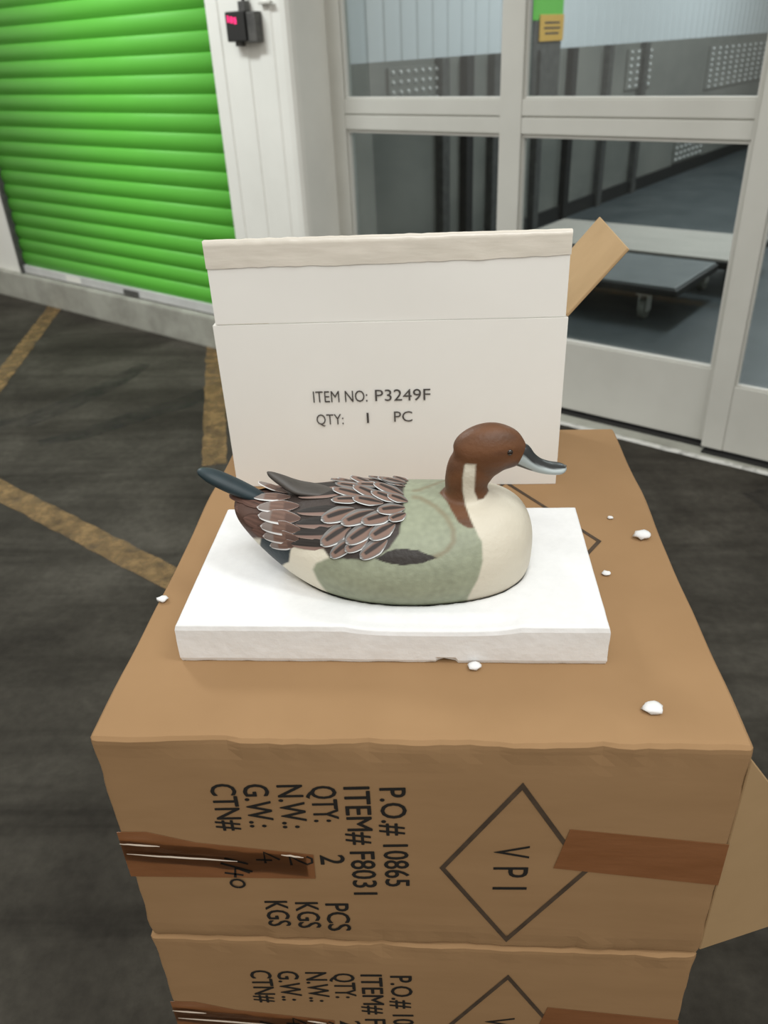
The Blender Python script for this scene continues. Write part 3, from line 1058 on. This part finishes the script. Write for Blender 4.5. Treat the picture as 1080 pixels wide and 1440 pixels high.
NECK = [(0.030, 0.970, 0.036, 0.034), (0.028, 0.998, 0.031, 0.030), (0.0255, 1.020, 0.0260, 0.0250), (0.0235, 1.040, 0.0215, 0.0205), (0.0235, 1.056, 0.0222, 0.0192),
        (0.0285, 1.0700, 0.0240, 0.0203), (0.036, 1.0830, 0.0190, 0.0170)]
HEAD = [(0.0115, 1.077, 0.005, 0.004), (0.0150, 1.078, 0.015, 0.011), (0.024, 1.082, 0.0230, 0.0180), (0.038, 1.087, 0.0270, 0.0210), (0.050, 1.0885, 0.0275, 0.0210), (0.061, 1.0875, 0.0240, 0.0180),
        (0.070, 1.0840, 0.0180, 0.0130), (0.0765, 1.081, 0.0120, 0.0090), (0.079, 1.080, 0.005, 0.004)]
for path in (NECK, HEAD):
    vs, fs = loft(tube_rings(path))
    o_ = len(bodyv)
    bodyv += vs
    bodyf += [tuple(i + o_ for i in f) for f in fs]
tmp = obj('tmp', pydata('tmp', bodyv, bodyf), None)
bmx = bmesh.new(); bmx.from_mesh(tmp.data); bmesh.ops.recalc_face_normals(bmx, faces=bmx.faces); bmx.to_mesh(tmp.data); bmx.free()
md = tmp.modifiers.new('r', 'REMESH'); md.mode = 'VOXEL'; md.voxel_size = 0.0016
ms = tmp.modifiers.new('s', 'SMOOTH'); ms.factor = 0.5; ms.iterations = 34
dg = bpy.context.evaluated_depsgraph_get()
bme = bpy.data.meshes.new_from_object(tmp.evaluated_get(dg))
bme.name = 'body'
bpy.data.objects.remove(tmp)


def paint(me, rgb):
    a = me.color_attributes.new('paint', 'FLOAT_COLOR', 'POINT')
    arr = np.ones((len(me.vertices), 4), np.float32)
    arr[:, :3] = rgb
    a.data.foreach_set('color', arr.ravel())


def in_poly(px, py, poly):
    inside = np.zeros(len(px), bool)
    dist = np.full(len(px), 1e9)
    n_ = len(poly)
    for i in range(n_):
        x0, y0 = poly[i]; x1, y1 = poly[(i + 1) % n_]
        c = ((y0 > py) != (y1 > py))
        with np.errstate(divide='ignore', invalid='ignore'):
            xi = (x1 - x0) * (py - y0) / (y1 - y0 + 1e-12) + x0
        inside ^= c & (px < xi)
        L2 = (x1 - x0) ** 2 + (y1 - y0) ** 2 + 1e-12
        t = np.clip(((px - x0) * (x1 - x0) + (py - y0) * (y1 - y0)) / L2, 0, 1)
        dist = np.minimum(dist, np.hypot(px - x0 - t * (x1 - x0), py - y0 - t * (y1 - y0)))
    return np.where(inside, dist, -dist)


def line_dist(px, py, pl):
    dist = np.full(len(px), 1e9)
    for (x0, y0), (x1, y1) in zip(pl[:-1], pl[1:]):
        L2 = (x1 - x0) ** 2 + (y1 - y0) ** 2 + 1e-12
        t = np.clip(((px - x0) * (x1 - x0) + (py - y0) * (y1 - y0)) / L2, 0, 1)
        dist = np.minimum(dist, np.hypot(px - x0 - t * (x1 - x0), py - y0 - t * (y1 - y0)))
    return dist


nv = len(bme.vertices)
cov = np.empty(nv * 3, np.float32)
bme.vertices.foreach_get('co', cov)
cov = cov.reshape(-1, 3)
X, Yv, Zv = cov[:, 0], np.abs(cov[:, 1]), cov[:, 2] + DZ
Q = Zv - 0.65 * Yv                                        # runs from the ridge of the back down each flank alike
n1 = np.array([noise.noise((a * 42, b * 42, c * 42)) for a, b, c in cov])
n2 = np.array([noise.noise((a * 14, b * 90, c * 90)) for a, b, c in cov])
n3 = np.array([noise.noise((a * 190, b * 190, c * 190)) for a, b, c in cov])
Xj, Qj = X + 0.0009 * n1, Q + 0.0009 * n3
rgb = np.empty((nv, 3))
rgb[:] = (0.275, 0.30, 0.215)                            # sage grey
rgb *= (1 + 0.10 * n1 + 0.14 * n3)[:, None]


def apply(poly, col, soft=0.0012, var=0.0, vn=None):
    global rgb
    m_ = np.clip(in_poly(Xj, Qj, poly) / soft + 0.5, 0, 1)[:, None]
    c = np.array(col)[None, :] * (1 + var * (n1 if vn is None else vn))[:, None]
    rgb = rgb * (1 - m_) + c * m_


CREAM, TEAL = (0.61, 0.565, 0.465), (0.013, 0.026, 0.034)
apply([(-.112, .9614), (-.1258, .9555), (-.1295, .9478), (-.1261, .9357), (-.1183, .92), (-.118, .86), (-.24, .86), (-.24, .99), (-.11, .985)], (0.70, 0.66, 0.55), 0.003)
apply([(.0297, .9965), (.037, .98), (.0376, .9579), (.0322, .9356), (.0236, .915), (.018, .86), (.13, .86), (.13, 1.0), (.06, 1.05), (.0311, 1.070), (.021, 1.0697), (.0185, 1.0548),
       (.0193, 1.04), (.022, 1.022), (.0259, 1.0083)], CREAM, 0.0022, 0.04, n2)
apply([(-.043, 1.06), (-.0395, 1.0155), (-.0425, .9901), (-.0519, .9737), (-.0642, .9632), (-.0746, .9590), (-.0921, .9605), (-.1101, .9615), (-.1173, .9722), (-.1357, .9756), (-.1509, .9756),
       (-.183, .987), (-.24, .985), (-.24, 1.07)], (0.040, 0.029, 0.025), 0.002, 0.3, n2)
apply([(-.165, 1.07), (-.165, 1.0), (-.17, .983), (-.19, .985), (-.24, .985), (-.24, 1.07)], (0.095, 0.052, 0.040), 0.004, 0.3, n2)
apply([(-.1840, .9875), (-.1509, .9765), (-.1560, .9567), (-.1706, .950), (-.20, .955)], TEAL, 0.002, 0.3)
apply([(-.006, 1.043), (.0031, 1.0285), (.0073, 1.0169), (.0147, 1.0024), (.0229, .9965), (.0297, .9957), (.0259, 1.0083), (.022, 1.0221), (.0193, 1.0403), (.0185, 1.0548), (.0211, 1.0697),
       (.0313, 1.0692), (.0302, 1.0544), (.0304, 1.0403), (.0341, 1.0298), (.0399, 1.0316), (.0446, 1.0398), (.05, 1.048), (.10, 1.05), (.10, 1.15), (-.02, 1.15)], (0.118, 0.048, 0.019), 0.0018, 0.38, n2)
tl = np.clip(1.2 - line_dist(Xj, Qj, [(-.030, 1.0345), (-.024, 1.0334), (-.0082, 1.0223), (.003, 1.0084), (.0091, .9941), (.009, .9801), (.0028, .9695), (-.0081, .9631)]) / 0.0034, 0, 1)[:, None] * 0.6
rgb = rgb * (1 - tl) + np.array((0.20, 0.155, 0.09)) * tl
apply([(-.0663, .9610), (-.0539, .9700), (-.0402, .9728), (-.0231, .9702), (-.0068, .9618), (-.0231, .955), (-.0402, .9534), (-.0539, .9558)], (0.022, 0.017, 0.014), 0.0008)
# dark smudge over the cheek, behind the eye
ck = np.clip(1 - np.hypot((X - 0.056) / 0.016, (Zv - 1.0935) / 0.0045), 0, 1)[:, None] * 0.5
rgb = rgb * (1 - ck) + np.array((0.05, 0.018, 0.009)) * ck
paint(bme, np.clip(rgb, 0.004, 1))
M['duck'] = attr_mat('painted_wood', 0.5, 0.16, 220, 0.4)
M['duck_feather'] = attr_mat('painted_feather', 0.55, 0.05, 300, 0.3)
bo = obj('body', bme, M['duck'], dk, True)

# bill
BILL = [(0.0725, 1.0835, 0.0120, 0.0090), (0.0765, 1.0815, 0.0122, 0.0095), (0.0845, 1.0755, 0.0090, 0.0095), (0.0935, 1.0705, 0.0068, 0.0102), (0.1035, 1.0675, 0.0055, 0.0108), (0.1130, 1.0665, 0.0048, 0.0102),
        (0.1185, 1.0665, 0.0036, 0.0075), (0.1212, 1.0665, 0.0012, 0.0025)]
rg = tube_rings(BILL, 28, 44)
vs, fs = loft(rg)
me = pydata('bill', vs, fs)
cl = []
for i in range(44):
    s = i / 43
    for k_ in range(28):
        c = math.cos(2 * PI * k_ / 28)
        blackness = min(1, max(0, (c - (0.18 + 0.62 * s)) / 0.12 + 0.5))
        if s > 0.9: blackness *= (1 - s) / 0.1
        under = 1 if (c < -0.55 and s < 0.35) else 0
        a = np.array((0.40, 0.455, 0.46)) * (1 - blackness) + np.array((0.016, 0.018, 0.02)) * blackness
        cl.append(np.array((0.02, 0.016, 0.014)) if under else a)
paint(me, np.array(cl))
M['bill'] = attr_mat('painted_bill', 0.32, 0.02, 100, 0.5)
bl = obj('bill', me, M['bill'], dk, True)
bm = bmesh.new()
bmesh.ops.create_uvsphere(bm, u_segments=10, v_segments=6, radius=1.0, matrix=Matrix.Translation((0.1185, 0, 1.0692 - DZ)) @ Matrix.Diagonal((0.0030, 0.0026, 0.0010, 1)))
obj('bill_tip', bm, M['dark_metal'], bl, True)
M['eye'] = mat('dark_glass_eye', (0.012, 0.006, 0.004), 0.08, spec=0.6)
for s in (-1, 1):
    bm = bmesh.new()
    bmesh.ops.create_uvsphere(bm, u_segments=16, v_segments=10, radius=0.0034, matrix=Matrix.Translation((0.0635, s * 0.0150, 1.0925 - DZ)))
    obj('eye', bm, M['eye'], dk, True)


# ---- feathers
def half_width(s, blunt):
    return min(1.0, (s / 0.42) ** 0.62) * math.sqrt(max(0.0, 1 - max(0.0, (s - 0.35) / 0.65) ** blunt))


def feather_mesh(name, kind, blunt=2.4, ns=18):
    ts = [-1, -0.93, -0.84, -0.68, -0.5, -0.28, -0.1, 0.1, 0.28, 0.5, 0.68, 0.84, 0.93, 1]
    vs, cs, fs = [], [], []
    for i in range(ns + 1):
        s = 0.02 + 0.98 * i / ns
        h = 0.5 * half_width(s, blunt) if i < ns else 0.02
        for t in ts:
            z = 0.10 * (1 - t * t) * min(1, s * 2)        # camber, in widths
            vs.append((s, t * h, z))
            r = max(abs(t), 1 - (1 - s) * 4.2)
            st = 0.5 + 0.5 * math.sin(t * 23 + s * 9)
            if kind == 'S':
                core = np.array((0.030, 0.024, 0.022)); br = np.array((0.205, 0.128, 0.100)); gr = np.array((0.17, 0.165, 0.16)) * (0.75 + 0.5 * st); wh = np.array((0.70, 0.72, 0.73))
                c = core if -0.25 < t < 0.3 and s < 0.82 else br
                if t > 0.6 or r > 0.72: c = gr
                if t < -0.88 and s > 0.25 or (r > 0.955 and t < 0.1): c = wh
            elif kind == 'P':
                c = np.array((0.026, 0.022, 0.020)) * (0.8 + 0.4 * st)
                if t < -0.45: c = np.array((0.23, 0.15, 0.125))
                if t < -0.85: c = np.array((0.30, 0.23, 0.20))
            elif kind == 'T':
                c = np.array((0.165, 0.098, 0.075)) * (0.8 + 0.3 * st)
                if s > 0.68: c = np.array((0.20, 0.165, 0.15))
                if s < 0.35 and abs(t) < 0.6: c = np.array((0.10, 0.06, 0.048))
                if t < -0.8 and s > 0.3 or r > 0.94: c = np.array((0.66, 0.66, 0.66))
            else:
                c = np.array((0.115, 0.062, 0.048)) * (0.75 + 0.45 * st)
                if t > 0.7: c = c * 0.6
            cs.append(c)
    n_ = len(ts)
    for i in range(ns):
        for j in range(n_ - 1):
            a = i * n_ + j
            fs.append((a, a + n_, a + n_ + 1, a + 1))
    me = pydata(name, vs, fs)
    paint(me, np.array(cs))
    me.materials.append(M['duck_feather'])
    for p in me.polygons: p.use_smooth = True
    return me


FM = {'S': feather_mesh('scapular_feather', 'S', 2.2), 'P': feather_mesh('flight_feather', 'P', 1.6), 'T': feather_mesh('tertial_feather', 'T', 2.0), 'B': feather_mesh('rump_feather', 'B', 2.0)}
FN = {'S': 'scapular_feather', 'P': 'flight_feather', 'T': 'tertial_feather', 'B': 'rump_feather'}
LIFT = {'S': (0.0006, 0.0038), 'P': (0.0004, 0.0016), 'T': (0.0010, 0.0030), 'B': (0.0002, 0.0008)}
FEATHERS = {
    'S': [
        (-0.0756, 0.0056, 1.0397, -0.1126, 0.0418, 1.0313, -0.03, 0.25, 0.94, 0.0104),
        (-0.0627, 0.0109, 1.0392, -0.0992, 0.0461, 1.0314, -0.03, 0.26, 0.95, 0.0104),
        (-0.0400, -0.0039, 1.0390, -0.0721, 0.0182, 1.0386, 0.01, 0.05, 0.99, 0.0104),
        (-0.0393, 0.0152, 1.0383, -0.0695, 0.0411, 1.0329, 0.01, 0.23, 0.96, 0.0089),
        (-0.0783, -0.0062, 1.0397, -0.1138, 0.0044, 1.0399, 0.00, 0.00, 1.00, 0.0104),
        (-0.0599, -0.0112, 1.0391, -0.0930, 0.0106, 1.0396, 0.01, 0.01, 1.00, 0.0104),
        (-0.0410, -0.0169, 1.0381, -0.0735, -0.0020, 1.0398, 0.02, -0.07, 0.99, 0.0096),
        (-0.0800, -0.0116, 1.0395, -0.1128, -0.0171, 1.0387, -0.01, -0.11, 0.99, 0.0096),
        (-0.0594, -0.0185, 1.0383, -0.0914, -0.0141, 1.0393, 0.01, -0.12, 0.99, 0.0104),
        (-0.0353, -0.0157, 1.0382, -0.0564, -0.0084, 1.0391, 0.02, -0.08, 0.99, 0.0089),
        (-0.0874, -0.0273, 1.0371, -0.1204, -0.0415, 1.0302, -0.05, -0.36, 0.92, 0.0133),
        (-0.0674, -0.0294, 1.0365, -0.1001, -0.0468, 1.0292, -0.03, -0.36, 0.92, 0.0126),
        (-0.0474, -0.0330, 1.0353, -0.0804, -0.0464, 1.0305, 0.00, -0.34, 0.94, 0.0118),
        (-0.0378, -0.0248, 1.0369, -0.0657, -0.0332, 1.0355, 0.01, -0.22, 0.97, 0.0111),
        (-0.0369, -0.0328, 1.0351, -0.0533, -0.0443, 1.0315, 0.01, -0.31, 0.95, 0.0089),
        (-0.0903, -0.0460, 1.0303, -0.1194, -0.0595, 1.0142, -0.13, -0.62, 0.73, 0.0133),
        (-0.0678, -0.0467, 1.0306, -0.0943, -0.0625, 1.0178, -0.07, -0.58, 0.79, 0.0126),
        (-0.0470, -0.0451, 1.0311, -0.0714, -0.0610, 1.0217, -0.01, -0.53, 0.84, 0.0118),
        (-0.0868, -0.0591, 1.0221, -0.1094, -0.0670, 1.0058, -0.17, -0.76, 0.57, 0.0111),
        (-0.0728, -0.0587, 1.0234, -0.0950, -0.0669, 1.0124, -0.10, -0.70, 0.69, 0.0104),
        (-0.0541, -0.0603, 1.0227, -0.0802, -0.0724, 1.0078, -0.06, -0.71, 0.67, 0.0118),
    ],
    'P': [
        (-0.0973, 0.0024, 1.0400, -0.1476, -0.0079, 1.0387, -0.02, -0.03, 1.00, 0.0089),
        (-0.0960, -0.0271, 1.0370, -0.1462, -0.0292, 1.0336, -0.06, -0.32, 0.94, 0.0089),
        (-0.0991, -0.0418, 1.0319, -0.1466, -0.0402, 1.0270, -0.11, -0.52, 0.83, 0.0096),
        (-0.1012, -0.0519, 1.0258, -0.1476, -0.0472, 1.0197, -0.17, -0.67, 0.71, 0.0096),
        (-0.1050, -0.0615, 1.0163, -0.1508, -0.0508, 1.0112, -0.27, -0.82, 0.48, 0.0089),
        (-0.1023, 0.0208, 1.0383, -0.1472, 0.0086, 1.0386, -0.03, 0.13, 0.99, 0.0089),
    ],
    'T': [
        (-0.1444, -0.0205, 1.0368, -0.1884, -0.0207, 1.0339, -0.04, -0.35, 0.93, 0.0104),
        (-0.1412, -0.0358, 1.0309, -0.1861, -0.0275, 1.0295, -0.10, -0.58, 0.80, 0.0111),
        (-0.1404, -0.0452, 1.0242, -0.1829, -0.0340, 1.0217, -0.22, -0.78, 0.55, 0.0111),
        (-0.1416, -0.0506, 1.0177, -0.1805, -0.0370, 1.0125, -0.33, -0.84, 0.31, 0.0104),
        (-0.1431, -0.0528, 1.0132, -0.1736, -0.0406, 1.0037, -0.40, -0.85, 0.20, 0.0089),
        (-0.1553, -0.0060, 1.0385, -0.1952, -0.0068, 1.0376, -0.01, -0.08, 1.00, 0.0096),
        (-0.1602, 0.0016, 1.0385, -0.1950, 0.0229, 1.0388, -0.06, 0.26, 0.94, 0.0089),
    ],
    'B': [
        (-0.1861, -0.0080, 1.0374, -0.2211, -0.0007, 1.0386, -0.35, -0.06, 0.84, 0.0126),
        (-0.1793, -0.0226, 1.0333, -0.2130, -0.0141, 1.0318, -0.42, -0.46, 0.65, 0.0126),
        (-0.1753, -0.0335, 1.0255, -0.2026, -0.0250, 1.0255, -0.34, -0.79, 0.42, 0.0118),
        (-0.1707, -0.0402, 1.0170, -0.1940, -0.0302, 1.0151, -0.43, -0.86, 0.14, 0.0111),
        (-0.1762, -0.0138, 1.0365, -0.2067, -0.0088, 1.0372, -0.04, -0.22, 0.97, 0.0111),
    ],
}


def place_feather(kind, b, t, n_, w_, flip, parent):
    n_ = n_.normalized()
    b = b + n_ * LIFT[kind][0]; t = t + n_ * LIFT[kind][1]
    ax = (t - b)
    L = ax.length
    x_ = ax.normalized()
    y_ = n_.cross(x_).normalized()
    z_ = x_.cross(y_)
    if flip: y_ = -y_
    o = link(bpy.data.objects.new(FN[kind], FM[kind]), parent)
    o.matrix_local = Matrix(((x_.x * L, y_.x * w_, z_.x * w_ * .5, b.x), (x_.y * L, y_.y * w_, z_.y * w_ * .5, b.y), (x_.z * L, y_.z * w_, z_.z * w_ * .5, b.z), (0, 0, 0, 1)))
    return o


for kind in ('B', 'P', 'T', 'S'):
    for (x0, y0, z0, x1, y1, z1, nx_, ny_, nz_, wd_) in FEATHERS[kind]:
        wf = wd_ * (1.35 + 0.75 * max(0, nz_ - 0.6))
        # the white hem lies on the side turned to the near flank
        place_feather(kind, Vector((x0, y0, z0 - DZ)), Vector((x1, y1, z1 - DZ)), Vector((nx_, ny_, nz_)), wf, True, dk)
        if (y0 + y1) / 2 < -0.014:
            place_feather(kind, Vector((x0, -y0, z0 - DZ)), Vector((x1, -y1, z1 - DZ)), Vector((nx_, -ny_, nz_)), wf, False, dk)

# long tail blade and raised wing tip
M['teal'] = mat('dark_teal_paint', (0.008, 0.020, 0.027), 0.5, col2=(0.012, 0.030, 0.038), scale=60, stretch=(0.3, 1, 1))
M['slate'] = mat('slate_brown_paint', (0.050, 0.045, 0.040), 0.5, col2=(0.070, 0.062, 0.055), scale=80, stretch=(0.3, 1, 1))
vs, fs = loft(tube_rings([(-0.182, 1.033, 0.0035, 0.007), (-0.200, 1.0415, 0.0066, 0.011), (-0.218, 1.0510, 0.0078, 0.012), (-0.236, 1.0610, 0.0072, 0.0105), (-0.247, 1.0665, 0.0042, 0.006), (-0.2505, 1.068, 0.0012, 0.002)], 20, 30))
obj('tail_blade', pydata('tail_blade', vs, fs), M['teal'], dk, True)
vs, fs = loft(tube_rings([(-0.108, 1.037, 0.0012, 0.005), (-0.128, 1.0405, 0.0030, 0.012), (-0.150, 1.0440, 0.0048, 0.0130), (-0.165, 1.0520, 0.0050, 0.0085), (-0.176, 1.0590, 0.0034, 0.0040), (-0.180, 1.0625, 0.0008, 0.001)], 18, 30))
wt = obj('wing_tip', pydata('wing_tip', vs, fs), M['slate'], dk, True)
wt.location.y = 0.006
